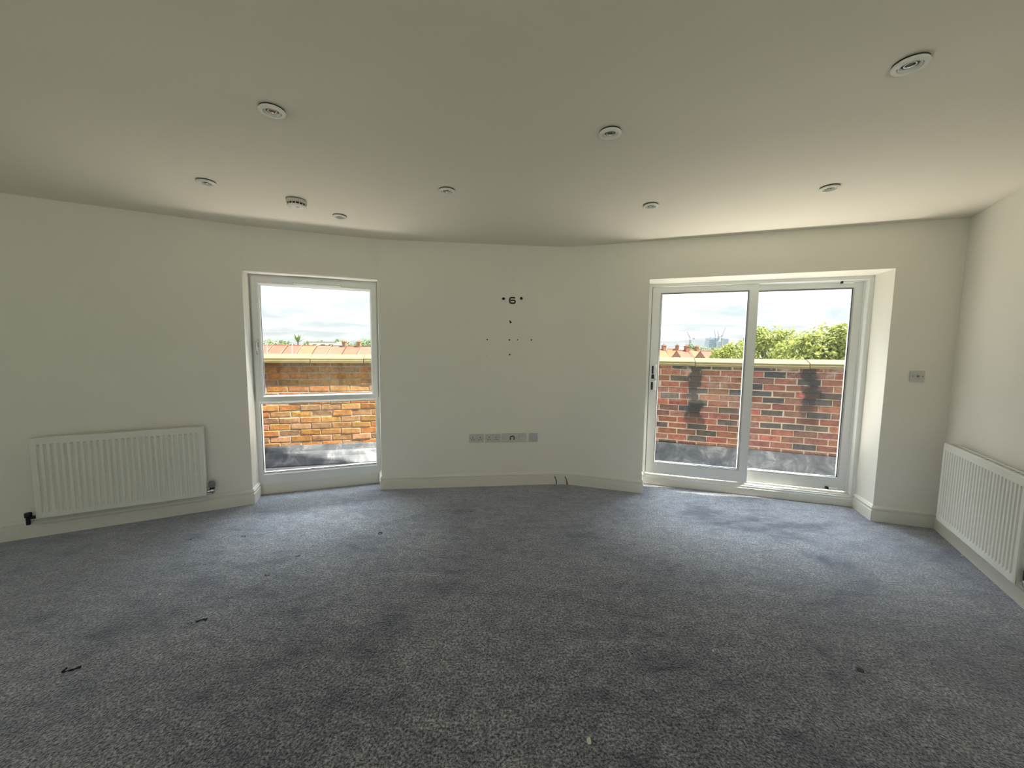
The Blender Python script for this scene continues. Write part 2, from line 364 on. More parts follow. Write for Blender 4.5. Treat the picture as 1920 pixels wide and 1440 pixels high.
# ------------------------------------------------------------------ sliding patio door
door = thing('door_1', 'white plastic sliding patio door with two glazed panels', 'door', fr_loc(3, 0), fr_rz(3), kind='structure')
y = DRD
MB().ring(DR0, DR1, .05, DRZ, [(0, y), (.030, y), (.034, y + .006), (.034, y + .05), (.042, y + .053), (.042, y + .104), (0, y + .104)], (.95, 1.1, 1.3, 1.0)).build('outer_frame', UPVC, door)
MB().box(DR0, DR1, y - .006, y + .10, 0, .072, .004).box(DR0, DR1, y + .006, y + .12, .072, .104, .004).build('threshold', GLOSSW, door)
p1 = MB().ring(.812, 1.742, .118, 2.020, [(0, y + .012), (.074, y + .012), (.083, y + .020), (.088, y + .030), (.088, y + .052), (0, y + .052)], (1.0, .95, 1.45, .74)).build('sliding_panel', UPVC, door)
MB().box(.893, 1.666, y + .024, y + .044, .238, 1.962).build('glass_pane', GLASS, p1)
MB().ring(.899, 1.659, .245, 1.956, [(0, y + .012), (.004, y + .012), (.004, y + .023), (0, y + .023)]).build('gasket', GASKET, p1)
p2 = MB().ring(1.665, 2.562, .118, 2.020, [(0, y + .062), (.074, y + .062), (.083, y + .070), (.088, y + .080), (.088, y + .102), (0, y + .102)], (.9, .95, 1.4, .74)).build('fixed_panel', UPVC, door)
MB().box(1.74, 2.485, y + .074, y + .094, .236, 1.962).build('glass_pane', GLASSH, p2)
MB().ring(1.746, 2.478, .243, 1.956, [(0, y + .062), (.004, y + .062), (.004, y + .073), (0, y + .073)]).build('gasket', GASKET, p2)
m = MB(); m.box(2.395, 2.475, y + .035, y + .061, 2.000, 2.026, .006); m.box(2.475, 2.53, y + .040, y + .061, 2.010, 2.03, .005); m.build('top_stop', UPVC, door)
MB().box(2.38, 2.395, y + .04, y + .06, 2.000, 2.018).build('stop_buffer', BLACK, door)
MB().box(2.41, 2.48, y + .030, y + .060, .132, .150, .005).build('bottom_stop', UPVC, door)
MB().box(2.393, 2.411, y + .030, y + .060, .132, .152).build('stop_buffer', BLACK, door)
# pull handle with black latch slots
hx = .852
hb = MB().box(hx - .024, hx + .026, y - .002, y + .013, .985, 1.265, .006).build('handle_plate', UPVC, p1)
MB().tube([(hx + .010, y + .0, 1.245), (hx + .016, y - .03, 1.238), (hx + .020, y - .040, 1.20), (hx + .020, y - .040, 1.13), (hx + .016, y - .03, 1.095), (hx + .010, y, 1.088)], [.010, .012, .011, .011, .012, .010], 12).build('pull_grip', UPVC, hb)
MB().box(hx - .020, hx - .002, y - .008, y, 1.155, 1.238, .003).box(hx - .021, hx + .004, y - .014, y, 1.105, 1.15, .004).build('latch', BLACK, hb)
MB().box(hx - .022, hx - .003, y - .008, y, .992, 1.072, .003).build('lock_cover', BLACK, hb)

# ------------------------------------------------------------------ holes and marks on the middle wall
def disc_on(s, u, z, r, name, mat, parent, label=None, sx=1, sz=1, n=14):
    m = MB().lathe([(r, -.0012), (r, .003)], n, (0, 0, 0), 'y'); m.v = [(a * sx, b, c * sz) for a, b, c in m.v]
    t, nn = seg(s); rz = fr_rz(s); out = []
    for a, b, c in m.v: q = V[s] + t * (u + a) - nn * b; out.append((q.x, q.y, z + c))
    m.v = out; o = m.build(name, mat, parent)
    if label: o['label'] = label
    return o
for u, z, r, nm, sx, sz in ((1.144, 1.884, .014, 'cable_hole', 1.15, .9), (1.321, 1.891, .0145, 'cable_hole', 1, 1), (.986, 1.481, .0075, 'screw_hole', 1, 1), (1.206, 1.481, .0085, 'screw_hole', 1, 1), (1.289, 1.484, .006, 'screw_hole', 1, 1),
                        (1.428, 1.484, .0075, 'screw_hole', 1, 1), (1.21, 1.336, .0085, 'screw_hole', 1, 1), (.976, 1.328, .004, 'screw_hole', 1, 1), (1.441, 1.332, .004, 'screw_hole', 1, 1), (1.235, 2.07, .003, 'screw_hole', 1, 1)):
    disc_on(2, u, z, r, nm, DARKBIT if r > .005 else GREYPL, wallf, None, sx, sz)
disc_on(2, 1.217, 1.655, .011, 'torn_hole', DARKBIT, wallf, 'ragged black hole', .9, 1.0, 9); disc_on(2, 1.209, 1.668, .007, 'torn_hole', DARKBIT, wallf, None, .8, 1.3, 7)
# the wide figure 6
six = [(.026, .030), (.020, .0265), (.0, .028), (-.020, .0265), (-.026, .016), (-.0265, 0), (-.0265, -.014), (-.022, -.024), (0, -.027), (.022, -.024), (.026, -.014), (.025, -.004), (.019, .002), (0, .003), (-.018, .0)]
six[0] = (.024, .021)
m = MB()
def strip(pts, w, d0, d1):
    P = [Vector(p) for p in pts]; vs = []; fs = []
    for i, p in enumerate(P):
        d = (P[min(i + 1, len(P) - 1)] - P[max(i - 1, 0)]).normalized(); nn = Vector((-d.y, d.x)) * w / 2
        for q in (p + nn, p - nn):
            for dd in (d0, d1): vs.append((q.x, dd, q.y))
    for i in range(len(P) - 1):
        a = i * 4; b = a + 4; fs += [(a, b, b + 1, a + 1), (a + 2, a + 3, b + 3, b + 2), (a, a + 2, b + 2, b), (a + 1, b + 1, b + 3, a + 3)]
    k = (len(P) - 1) * 4; fs += [(0, 1, 3, 2), (k, k + 2, k + 3, k + 1)]
    return vs, fs
vs, fs = strip(six, .0150, -.0013, .002)
t, nn = seg(2); vs2 = []
for a, b, c in vs: q = V[2] + t * (1.234 + a) - nn * b; vs2.append((q.x, q.y, 1.868 + c))
o = MB().add(vs2, fs).build('number_mark', BLACK, wallf); o['label'] = 'black figure 6 on the wall'

# ------------------------------------------------------------------ sockets
def plate(u0, u1, z0, z1, s, name, label, cat, mat, group=None):
    t = thing(name, label, cat, fr_loc(s, (u0 + u1) / 2), fr_rz(s), group); t.location.z = (z0 + z1) / 2
    w = (u1 - u0) / 2; h = (z1 - z0) / 2
    MB().box(-w, w, -.011, 0.0, -h, h, .003).build('face_plate', mat, t); return t, w, h
def screw(t, x, z, mat=CHROME): MB().lathe([(.0035, 0), (.003, -.0016)], 10, (x, -.0108, z), 'y').box(x - .0028, x + .0028, -.0128, -.0118, z - .0004, z + .0004).build('screw', mat, t)
def double_socket(u0, label):
    t, w, h = plate(u0, u0 + .146, .451, .539, 2, 'double_socket', label, 'socket', PLAST, 'double sockets on the middle wall')
    for sx in (-1, 1):
        c = sx * .036
        for x, z, a, b in ((0, .008, .0035, .006), (-.011, -.013, .006, .003), (.011, -.013, .006, .003)):
            MB().box(c + x - a, c + x + a, -.0122, -.010, z - b, z + b).build('pin_hole', DARKG, t)
        MB().box(sx * .012 - .006, sx * .012 + .006, -.0155, -.010, .014, .034, .002).build('rocker_switch', PLAST, t)
        screw(t, sx * .0603, 0)
double_socket(.809, 'white double socket at the left end of the plate row'); double_socket(.972, 'white double socket second from the left in the plate row')
t, w, h = plate(1.140, 1.290, .451, .541, 2, 'media_plate', 'wide white cable plate with a black arch-shaped opening', 'wall plate', PLAST)
vs, fs = strip([(-.019, -.024), (-.019, .010), (-.012, .018), (-.004, .010), (.002, .016), (.012, .017), (.019, .008), (.019, -.022)], .010, -.0128, -.010)
MB().add([(a + .028, b, c) for a, b, c in vs], fs).build('cable_opening', BLACK, t)
MB().lathe([(.004, -.0125), (.004, -.010)], 10, (.060, 0, -.004), 'y').build('socket_pin', DARKG, t)
MB().box(-.065, -.025, -.0125, -.010, -.028, .028, .002).build('blank_insert', PLAST, t); screw(t, -.067, 0)
t, w, h = plate(1.302, 1.390, .449, .541, 2, 'phone_plate', 'small white phone socket plate between cable plate and grey blank', 'wall plate', PLAST)
MB().box(-.038, .012, -.0135, -.010, .024, .032, .001).build('label_strip', GREYPL, t); MB().box(-.012, .018, -.0128, -.010, -.022, .006).build('jack_opening', PLAST, t); screw(t, -.030, 0); screw(t, .030, 0)
t, w, h = plate(1.418, 1.506, .451, .539, 2, 'blank_plate', 'square grey blank plate at the right end of the row', 'wall plate', GREYPL)
screw(t, -.030, 0); screw(t, .030, 0)
t, w, h = plate(2.748, 2.840, 1.167, 1.253, 3, 'aerial_plate', 'square white plate with two screws right of the patio door', 'wall plate', PLAST)
screw(t, -.030, 0, DARKG); screw(t, .032, 0, DARKG)
MB().lathe([(.013, -.016), (.011, -.018), (.006, -.018), (.006, -.010), (.013, -.010)], 16, (0, 0, 0), 'y', cap=False).build('aerial_ring', GREYPL, t)
MB().lathe([(.004, -.0145), (.004, -.010)], 10, (0, 0, 0), 'y').build('aerial_pin', DARKG, t)

# ------------------------------------------------------------------ radiators
def radiator(s, u0, u1, z0, z1, offs, nrib, label):
    t = thing('radiator', label, 'radiator', fr_loc(s, u0), fr_rz(s)); Wd = u1 - u0; yf = -offs; yb = -offs + .062
    # ribbed front panel
    pitch = (Wd - .05) / nrib; us = [0, .004, .020]; dp = [.003, 0, 0]
    for k in range(nrib):
        b = .025 + k * pitch
        for a, d in ((.05, 0), (.22, .0), (.36, .0095), (.64, .0095), (.78, 0), (.95, 0)): us.append(b + a * pitch); dp.append(d)
    us += [Wd - .02, Wd - .004, Wd]; dp += [0, 0, .003]
    zs = [(z0, 0, .004), (z0 + .004, 0, 0), (z0 + .040, 0, 0), (z0 + .056, 1, 0), (z0 + .30, 1, 0), (z1 - .058, 1, 0), (z1 - .048, 0, 0), (z1 - .004, 0, 0), (z1, 0, .004)]
    m = MB(); vs = []; fs = []; nu = len(us)
    for z, k, e in zs:
        for u, d in zip(us, dp): vs.append((u, yf + d * k + e + (d if d == .003 else 0), z))
    for i in range(len(zs) - 1):
        for j in range(nu - 1): fs.append((i * nu + j, i * nu + j + 1, (i + 1) * nu + j + 1, (i + 1) * nu + j))
    m.add(vs, fs, True); m.box(.002, Wd - .002, yf + .012, yf + .016, z0 + .001, z1 - .001)
    m.box(0.001, Wd - .001, yf + .005, yf + .014, z1 - .006, z1 - .001).box(0.001, Wd - .001, yf + .005, yf + .014, z0 + .001, z0 + .006).box(0.0008, .005, yf + .006, yf + .014, z0 + .003, z1 - .003).box(Wd - .005, Wd - .0008, yf + .006, yf + .014, z0 + .003, z1 - .003)
    m.build('front_panel', RADW, t)
    MB().box(.004, Wd - .004, yb - .012, yb, z0 + .002, z1 - .002, .003).build('back_panel', RADW, t)
    m = MB()
    for k in range(int(Wd / .03)): x = .02 + k * .03; m.box(x, x + .0015, yf + .018, yb - .014, z0 + .05, z1 - .03)
    m.build('convector_fins', RADW, t)
    m = MB().box(.004, Wd - .004, yf + .016, yf + .020, z1 - .014, z1 - .001).box(.004, Wd - .004, yb - .018, yb - .013, z1 - .014, z1 - .001)
    for k in range(int(Wd / .05)): x = .015 + k * .05; m.box(x, x + .012, yf + .019, yb - .016, z1 - .006, z1 - .002)
    m.build('top_grille', RADW, t)
    for x in (0.0, Wd - .0025): MB().box(x, x + .0025, yf + .015, yb - .006, z0 + .012, z1 - .003).build('side_cover', RADW, t)
    for x in (.14, Wd - .17): MB().box(x, x + .03, yb, -.001, z0 + .06, z1 - .06).build('wall_bracket', RADW, t)
    return t, Wd, yf, yb
rad, Wd, yf, yb = radiator(0, 2.048, 3.010, .156, .738, .090, 27, 'cream panel radiator under the left wall beside the tall window')
# black lockshield on the left end, thermostatic valve on the right end
yc = (yf + yb) / 2
MB().tube([(-.050, yc, .125), (-.050, -.002, .125)], .0075, 10).build('feed_pipe', CHROME, rad)
v = MB().tube([(-.055, yc, .165), (.0, yc, .165)], .012, 12).tube([(-.05, yc, .115), (-.05, yc, .165)], .012, 12).build('lockshield_valve', BLACK, rad)
MB().lathe([(.016, 0), (.019, .004), (.019, .030), (.016, .034)], 16, (-.048, yc, .168)).build('valve_cap', BLACK, v)
MB().tube([(Wd + .035, yc, .168), (Wd + .035, -.002, .168)], .0075, 10).build('feed_pipe', CHROME, rad)
v = MB().tube([(Wd, yc, .185), (Wd + .045, yc, .185)], .013, 12).lathe([(.015, 0), (.018, .006), (.018, .03), (.015, .036)], 6, (Wd + .035, yc, .165)).build('thermostatic_valve', CHROME, rad)
MB().lathe([(.017, 0), (.019, .004), (.018, .018)], 16, (Wd + .035, yc, .198)).build('black_collar', BLACK, v)
m = MB().lathe([(.014, 0), (.020, .006), (.021, .040), (.017, .052), (.010, .055)], 20, (Wd + .035, yc, .214))
for k in range(10):
    a = k * math.pi / 5; m.box(Wd + .035 + .0205 * math.cos(a) - .002, Wd + .035 + .0205 * math.cos(a) + .002, yc + .0205 * math.sin(a) - .002, yc + .0205 * math.sin(a) + .002, .222, .252)
m.build('valve_head', VALVEG, v)
rad2, Wd, yf, yb = radiator(4, .250, 1.205, .150, .735, .090, 26, 'white panel radiator on the right wall near the corner')
yc = (yf + yb) / 2
MB().tube([(Wd + .035, yc, .168), (Wd + .035, -.002, .168)], .0075, 10).build('feed_pipe', CHROME, rad2)
v = MB().tube([(Wd, yc, .180), (Wd + .045, yc, .180)], .013, 12).lathe([(.015, 0), (.018, .006), (.018, .03), (.015, .036)], 6, (Wd + .035, yc, .160)).build('radiator_valve', CHROME, rad2)
MB().lathe([(.017, 0), (.020, .004), (.020, .05), (.016, .056)], 16, (Wd + .035, yc, .200)).build('valve_head', BLACK, v)

# ------------------------------------------------------------------ ceiling fittings
def downlight():
    t = thing('downlight', 'x', 'downlight', (0, 0, H), 0, 'recessed ceiling downlights')
    MB().lathe([(.0505, -.006), (.052, -.009), (.050, -.013), (.046, -.015), (.036, -.015), (.0345, -.011), (.0345, -.004)], 40, cap=False).build('trim_ring', LAMPW, t)
    MB().lathe([(.0495, 0.001), (.0495, -.0062), (.033, -.0062), (.033, 0.001)], 40, cap=False).build('shade_ring', DARKG, t)  # dark ring puts the shade between trim and ceiling into colour
    MB().lathe([(.0325, -.006), (.0325, -.0120), (.0295, -.0135), (.0255, -.008), (.0255, -.002)], 32, cap=False).build('gimbal_ring', LAMPW, t)
    lamp = MB().lathe([(.0255, -.0015), (.0250, -.004), (.018, -.0055), (.0, -.006)], 28, cap=False).build('lamp', LENS, t)
    MB().lathe([(.017, -.0055), (.018, -.0085), (.015, -.0085), (.014, -.0055)], 24, cap=False).build('reflector', CHROME, lamp)
    return t
spots = [(-1.037, 1.75, 'downlight above the left of the carpet, larger of the two nearest left ones'), (1.381, 1.447, 'downlight at the upper right, nearest the camera'), (.444, 1.895, 'downlight just right of centre, in the nearer row'),
         (-1.895, 2.481, 'leftmost downlight, over the left radiator'), (-.429, 2.573, 'downlight left of centre, straight above the drilled holes'), (.953, 2.792, 'small far downlight above the left edge of the patio door'),
         (1.937, 2.472, 'downlight above the right half of the patio door'), (-1.34, 3.08, 'smallest downlight, right of the smoke alarm over the tall window')]
d0 = downlight()
for i, (x, yy, lb) in enumerate(spots):
    o = d0 if i == 0 else copy_tree(d0)
    o.location = (x, yy, H); o.rotation_euler.z = i * .7; o['label'] = lb
sm = thing('smoke_alarm', 'round white smoke alarm with dark vent slots on the ceiling', 'smoke alarm', (-1.503, 2.775, H))
MB().lathe([(.060, .001), (.060, -.003)], 36).build('base_gap', DARKG, sm)
MB().lathe([(.058, -.002), (.064, -.004), (.064, -.024), (.060, -.026)], 40).build('body', PLAST, sm)
MB().lathe([(.056, -.025), (.056, -.040)], 36).build('vent_core', DARKG, sm)
m = MB()
for k in range(16):
    a = k * math.pi / 8; c, s_ = math.cos(a), math.sin(a); m.tube([(c * .0585, s_ * .0585, -.024), (c * .0585, s_ * .0585, -.041)], .0022, 6)
m.build('vent_ribs', LAMPW, sm)
MB().lathe([(.060, -.038), (.061, -.041), (.056, -.048), (.040, -.052), (0.001, -.053)], 40).build('cap', LAMPW, sm)
MB().lathe([(.011, -.051), (.011, -.0545), (.009, -.0555)], 20, (.018, -.02, 0)).build('test_button', PLAST, sm)
MB().lathe([(.003, -.050), (.003, -.0525)], 10, (-.03, -.025, 0)).build('indicator', DARKG, sm)

# ------------------------------------------------------------------ bits lying on the carpet
def bit(name, label, cat, x, yy, pts, hgt, mat, group=None):
    n = len(pts); vs = [(a, b, -.002) for a, b in pts] + [(a * .75, b * .75, hgt * (.7 + .5 * random.random())) for a, b in pts] + [(0, 0, hgt)]
    fs = [(i, (i + 1) % n, n + (i + 1) % n, n + i) for i in range(n)] + [(n + i, n + (i + 1) % n, 2 * n) for i in range(n)] + [tuple(range(n))[::-1]]
    o = MB().add(vs, fs).build(name, mat); o.location = (x, yy, .002); return tag(o, label, cat, group)
def blob(r, n=9, j=.35, e=1.0): return [(r * e * (1 + random.uniform(-j, j)) * math.cos(2 * math.pi * k / n), r * (1 + random.uniform(-j, j)) * math.sin(2 * math.pi * k / n)) for k in range(n)]
bit('pale_pebble', 'small pale chip lying on the carpet in the foreground', 'debris', .286, 1.257, blob(.009, 9, .15), .012, LIGHTBIT)
bit('brown_crumb', 'tiny brown crumb beside the pale chip', 'debris', .272, 1.266, blob(.004), .004, STAINM)
for x, yy, lb in ((-1.959, 2.05, 'tiny white speck on the carpet at the left'), (.947, 1.681, 'tiny white speck on the carpet right of centre'), (3.12, 2.557, 'white paper scrap on the carpet under the right radiator'), (2.86, 3.36, 'white crumb on the carpet by the patio door sill')):
    bit('white_speck', lb, 'debris', x, yy, blob(.006, 7, .4, 1.6 if x > 3 else 1), .005, LIGHTBIT, 'white specks on the carpet')
for x, yy, r, e, lb in ((-1.876, 1.538, .020, 1.5, 'ragged black tuft of fluff at the lower left'), (-1.560, 1.845, .016, 1.4, 'black curled tuft of fluff left of centre'), (-1.600, 1.822, .007, 1.3, 'small black crumb beside the curled tuft'), (-1.481, 2.238, .010, 1.4, 'black crumb on the carpet below the tall window'), (-1.414, 2.457, .009, 1.5, 'black fleck further back below the tall window'),
                    (-.335, 3.195, .009, 1.5, 'black fleck near the middle wall'), (-2.297, 2.663, .008, 1.3, 'black fleck in front of the left radiator'), (-1.952, 2.718, .010, 1.6, 'black fleck between radiator and tall window')):
    pts = []; ph = random.uniform(0, 6)
    for k in range(14):
        q = k / 13; pts.append((r * 1.5 * e * (q - .5) * 1.6 + r * .35 * math.sin(q * 9 + ph), r * .75 * math.sin(q * 6.5 + ph * 1.7), .002 + .003 * abs(math.sin(q * 11))))
    o = MB().tube(pts, [r * .05 + r * .17 * abs(math.sin(k * 1.3 + ph)) for k in range(14)], 6).build('black_fluff', DARKBIT); o.location = (x, yy, .001); tag(o, lb, 'debris', 'black bits on the carpet')
o = MB().lathe([(.013, -.001), (.013, .003), (.010, .004)], 18).build('dark_disc', BROWNBIT); o.location = (1.541, 1.58, .001); tag(o, 'small dark round disc pressed into the carpet at the right', 'debris')
o = MB().lathe([(.016, 0), (.016, .003), (.010, .003), (.010, 0)], 18, cap=False).build('dark_washer', BROWNBIT); o.location = (-.98, 2.796, .001); tag(o, 'small dark ring lying on the carpet left of centre', 'debris')

# ------------------------------------------------------------------ terrace and brick parapet
pl = [Vector((-4.9, 3.94)), Vector((-4.0, 4.172)), Vector((-2.918, 4.446)), Vector((-1.697, 4.762)), Vector((-1.0, 4.94))]
pathP = pl[:-1] + bez(pl[-1], Vector((.68, 5.37)), Vector((2.0, 4.880)), 14) + [Vector((2.786, 4.594)), Vector((3.706, 4.237)), Vector((5.4, 3.57))]
cum = [0.0]
for i in range(len(pathP) - 1): cum.append(cum[-1] + (pathP[i + 1] - pathP[i]).length)
def onpath(s):
    s = max(0, min(cum[-1] - 1e-6, s)); i = max(k for k in range(len(cum)) if cum[k] <= s); i = min(i, len(pathP) - 2)
    t = (pathP[i + 1] - pathP[i]).normalized(); return pathP[i] + t * (s - cum[i]), t
def smooth_t(s): a = onpath(s - .12)[0]; b = onpath(s + .12)[0]; return (b - a).normalized()
BZ0, BZ1 = .20, 1.205
fine = [onpath(cum[-1] * k / 60)[0] for k in range(61)]
def mortar_mat():
    m, n, b = new_mat('mortar'); g = n.nodes.new('ShaderNodeNewGeometry')
    c = rampn(n, noisen(n, g.outputs['Position'], 14, 5), [(.3, (.30, .235, .17)), (.7, (.48, .39, .30))]); n.links.new(stain(n, g, c), b.inputs['Base Color']); b.inputs['Roughness'].default_value = .95; return m
# dark damp streaks under the coping joints, pale bloom near the top: marks with a place of their own
STREAKS = [at(1303, 740, 4.77), at(1517, 740, 4.38)]
def stain(n, g, c):
    sp = n.nodes.new('ShaderNodeSeparateXYZ'); n.links.new(g.outputs['Position'], sp.inputs[0])
    wob = noisen(n, g.outputs['Position'], 6, 5, .65)
    bl = mathn(n, 'MULTIPLY', mathn(n, 'DIVIDE', mathn(n, 'SUBTRACT', noisen(n, g.outputs['Position'], 4.5, 6, .7), .54), .12, True), mathn(n, 'DIVIDE', mathn(n, 'SUBTRACT', sp.outputs[2], .85), .3, True))
    c = mixn(n, mathn(n, 'MULTIPLY', bl, .35), c, (.62, .56, .52))
    for P, zb in zip(STREAKS, (.28, .48)):
        dx = mathn(n, 'ABSOLUTE', mathn(n, 'ADD', mathn(n, 'SUBTRACT', sp.outputs[0], P.x), mathn(n, 'MULTIPLY', mathn(n, 'SUBTRACT', wob, .5), .38)))
        a = mathn(n, 'SUBTRACT', 1.0, mathn(n, 'DIVIDE', mathn(n, 'SUBTRACT', dx, .055), .05), True)
        bb = mathn(n, 'DIVIDE', mathn(n, 'SUBTRACT', sp.outputs[2], zb), .35, True)
        c = mixn(n, mathn(n, 'MULTIPLY', mathn(n, 'MULTIPLY', a, bb), .92), c, (.028, .025, .026))
    return c
def brick_mat():
    m, n, b = new_mat('brick'); g = n.nodes.new('ShaderNodeNewGeometry'); oi = n.nodes.new('ShaderNodeObjectInfo')
    f = noisen(n, g.outputs['Position'], 22, 6, .7)
    c = mixn(n, 1.0, oi.outputs['Color'], rampn(n, f, [(.32, .55), (.5, 1.0), (.70, 1.45)]), 'MULTIPLY')
    n.links.new(stain(n, g, c), b.inputs['Base Color']); b.inputs['Roughness'].default_value = .92
    bn = n.nodes.new('ShaderNodeBump'); bn.inputs['Strength'].default_value = .5; bn.inputs['Distance'].default_value = .006; n.links.new(noisen(n, g.outputs['Position'], 70, 4), bn.inputs['Height']); n.links.new(bn.outputs[0], b.inputs['Normal']); return m
BRICK = brick_mat(); MORT = mortar_mat()
par = struct(MB().prism(off(fine, -.006), off(fine, -.215), -.02, BZ1).build('wall_parapet', MORT), 'curved red brick parapet wall round the terrace outside', 'wall')
def brick_mesh(i, wdt):
    bm = bmesh.new(); bmesh.ops.create_cube(bm, size=1); hw = wdt / 2
    for v in bm.verts: v.co = (v.co.x * wdt, v.co.y * .06 + .03, v.co.z * .065)
    bmesh.ops.bevel(bm, geom=[e for e in bm.edges if all(v.co.y < .01 for v in e.verts)], offset=.006, segments=1, affect='EDGES')
    for v in bm.verts: v.co += Vector((random.uniform(-.003, .003), random.uniform(-.003, .002), random.uniform(-.003, .003)))
    me = bpy.data.meshes.new('brick'); bm.to_mesh(me); bm.free(); me.materials.append(BRICK); return me
BM = [brick_mesh(i, .215) for i in range(7)]; BMH = [brick_mesh(i, .1025) for i in range(2)]
PAL = [(.25, .090, .063), (.22, .080, .06), (.25, .106, .066), (.20, .094, .072), (.18, .09, .072), (.27, .082, .062), (.19, .075, .063)]
PAL_SUNLIT = [(.43, .195, .065), (.46, .175, .06), (.39, .20, .08), (.47, .21, .06), (.35, .20, .10), (.43, .225, .07), (.37, .19, .10), (.47, .185, .055)]  # left stretch of the same brick, sunlight put into the colour: yellower, paler
DK = [(.055, .052, .058), (.075, .062, .06), (.09, .07, .06)]
nc = int((BZ1 - BZ0) / .075) + 1; stuffb = MB(); nind = 0
def in_view(p, z):
    d = Vector((p.x, p.y, z - EYE)); w = d.dot(FW); px = CX + F * d.dot(RT) / w
    return 485 < px < 715 or 1222 < px < 1600
for c in range(nc):
    z = BZ0 + .0325 + .0375 * 0 + c * .075 - .01; s = .10 + (c % 2) * .1125 + random.uniform(-.012, .012)
    while s < cum[-1] - .2:
        p, _ = onpath(s); t = smooth_t(s); col = random.choice(DK if random.random() < .20 else PAL) if p.x > 0 else random.choice(PAL_SUNLIT)
        k = random.uniform(.70, 1.18); col = (col[0] * k, col[1] * k, col[2] * k, 1)
        jit = random.uniform(-.004, .003); ang = math.atan2(t.y, t.x); nrm = Vector((t.y, -t.x)); me = random.choice(BM)
        q = p + nrm * jit
        if in_view(p, z) and nind < 299:
            o = bpy.data.objects.new('brick', me); COL.objects.link(o); o.parent = par; o.location = (q.x, q.y, z); o.rotation_euler = (random.uniform(-.01, .01), random.uniform(-.012, .012), ang); o.color = col; nind += 1
        else:
            ca, sa = math.cos(ang), math.sin(ang)
            stuffb.add([(q.x + v.co.x * ca - v.co.y * sa, q.y + v.co.x * sa + v.co.y * ca, z + v.co.z) for v in me.vertices], [list(f.vertices) for f in me.polygons])
        s += .225
o = stuffb.build('brick_courses', BRICK, par); o['kind'] = 'stuff'; o.color = (.36, .15, .10, 1)
# coping stones, joints over the streaks
def s_of_px(px):
    best = min(range(2001), key=lambda k: abs((lambda P: CX + F * P.dot(RT) / P.dot(FW) - px)(Vector((*onpath(cum[-1] * k / 2000)[0], -.1)))))
    return cum[-1] * best / 2000
js = sorted([0.0, s_of_px(583.5), s_of_px(682.5), s_of_px(1303), s_of_px(1517), cum[-1]])
mid0, mid1 = js[2], js[3]; k = 4; js = js[:3] + [mid0 + (mid1 - mid0) * (i + 1) / k for i in range(k - 1)] + js[3:]
js.insert(1, js[1] / 2)
PR = [(.055, 1.205), (.055, 1.232), (.048, 1.236), (.048, 1.258), (.03, 1.268), (-.10, 1.305), (-.12, 1.305), (-.26, 1.262), (-.268, 1.205)]
for a, b in zip(js[:-1], js[1:]):
    n = max(2, int((b - a) / .12)); pts = [onpath(a + .004 + (b - a - .008) * i / n)[0] for i in range(n + 1)]
    o = MB().sweep(pts, PR).build('coping_stone', CONC, par)
    sj = random.uniform(-.003, .003); o.location.z = sj
# lead sheets at the foot of the parapet
ls = sorted([0, s_of_px(522), s_of_px(640), s_of_px(1317), s_of_px(1449), cum[-1]])
ls = [ls[0], ls[0] + (ls[1] - ls[0]) * .5, ls[1], ls[2]] + [ls[2] + (ls[3] - ls[2]) * (i + 1) / 5 for i in range(4)] + [ls[3], ls[4], (ls[4] + ls[5]) / 2, ls[5]]
for i, (a, b) in enumerate(zip(ls[:-1], ls[1:])):
    e = .004 * (i % 2); n = max(3, int((b - a) / .1)); pts = [onpath(a - .015 + (b - a + .03) * k / n)[0] for k in range(n + 1)]
    LP = [(.004 + e, .205), (.010 + e, .222), (.016 + e, .205), (.030 + e, .150), (.046 + e, .128), (.068 + e, .085), (.125 + e, .028), (.138 + e, .010), (.128 + e, .004), (.115 + e, .012), (.060 + e, .070), (.02 + e, .135)]
    o = MB().sweep(pts, LP).build('lead_sheet', LEAD, par)
    rng = random.Random(i)
    for v in o.data.vertices: v.co += Vector((rng.uniform(-.001, .001), rng.uniform(-.001, .001), rng.uniform(-.001, .001)))
# terrace floor between the house and the parapet
hin = off([V[0], V[1], V[2], V[3], V[4] + T3 * 2.0], -TH + .02)
tp = [Vector((p.x, p.y)) for p in hin] + list(reversed(off(fine, -.03)))
struct(slab(tp, -.15, .0).build('floor_terrace', TERR), 'pale grey terrace floor between the window and brick parapet', 'floor')
struct(slab([Vector((p[0], p[1])) for p in off(fine, -.215)] + [Vector((p[0], p[1])) for p in reversed(off(fine, .2))], -7.5, -.16).build('wall_building', EXTW), 'outer wall of the building below the terrace', 'wall')

# ------------------------------------------------------------------ the town beyond
GZ = -7.5
GRD = plain('town_ground', (.20, .22, .15), .95, var=.3, scale=.05)
g = MB().box(-2500, 2500, -1500, 3000, GZ - .5, GZ); struct(g.build('ground', GRD), 'distant ground of the town beyond the parapet', 'ground')
RT_ = [plain('red_tiles', (.27, .075, .05), .9, var=.25, scale=.8), plain('orange_tiles', (.27, .10, .05), .9, var=.25, scale=.8), plain('brown_tiles', (.15, .09, .06), .9, var=.25, scale=.8), plain('rust_tiles', (.22, .08, .05), .9, var=.25, scale=.8)]
HBR = plain('house_brick', (.24, .12, .08), .9, var=.2, scale=1); HREN = plain('house_render', (.45, .40, .33), .9, var=.1, scale=1)
POT = plain('chimney_pot', (.5, .22, .12), .9); WGL = plain('house_window_glass', (.06, .07, .08), .2); WHT = plain('house_white', (.75, .75, .73), .6)
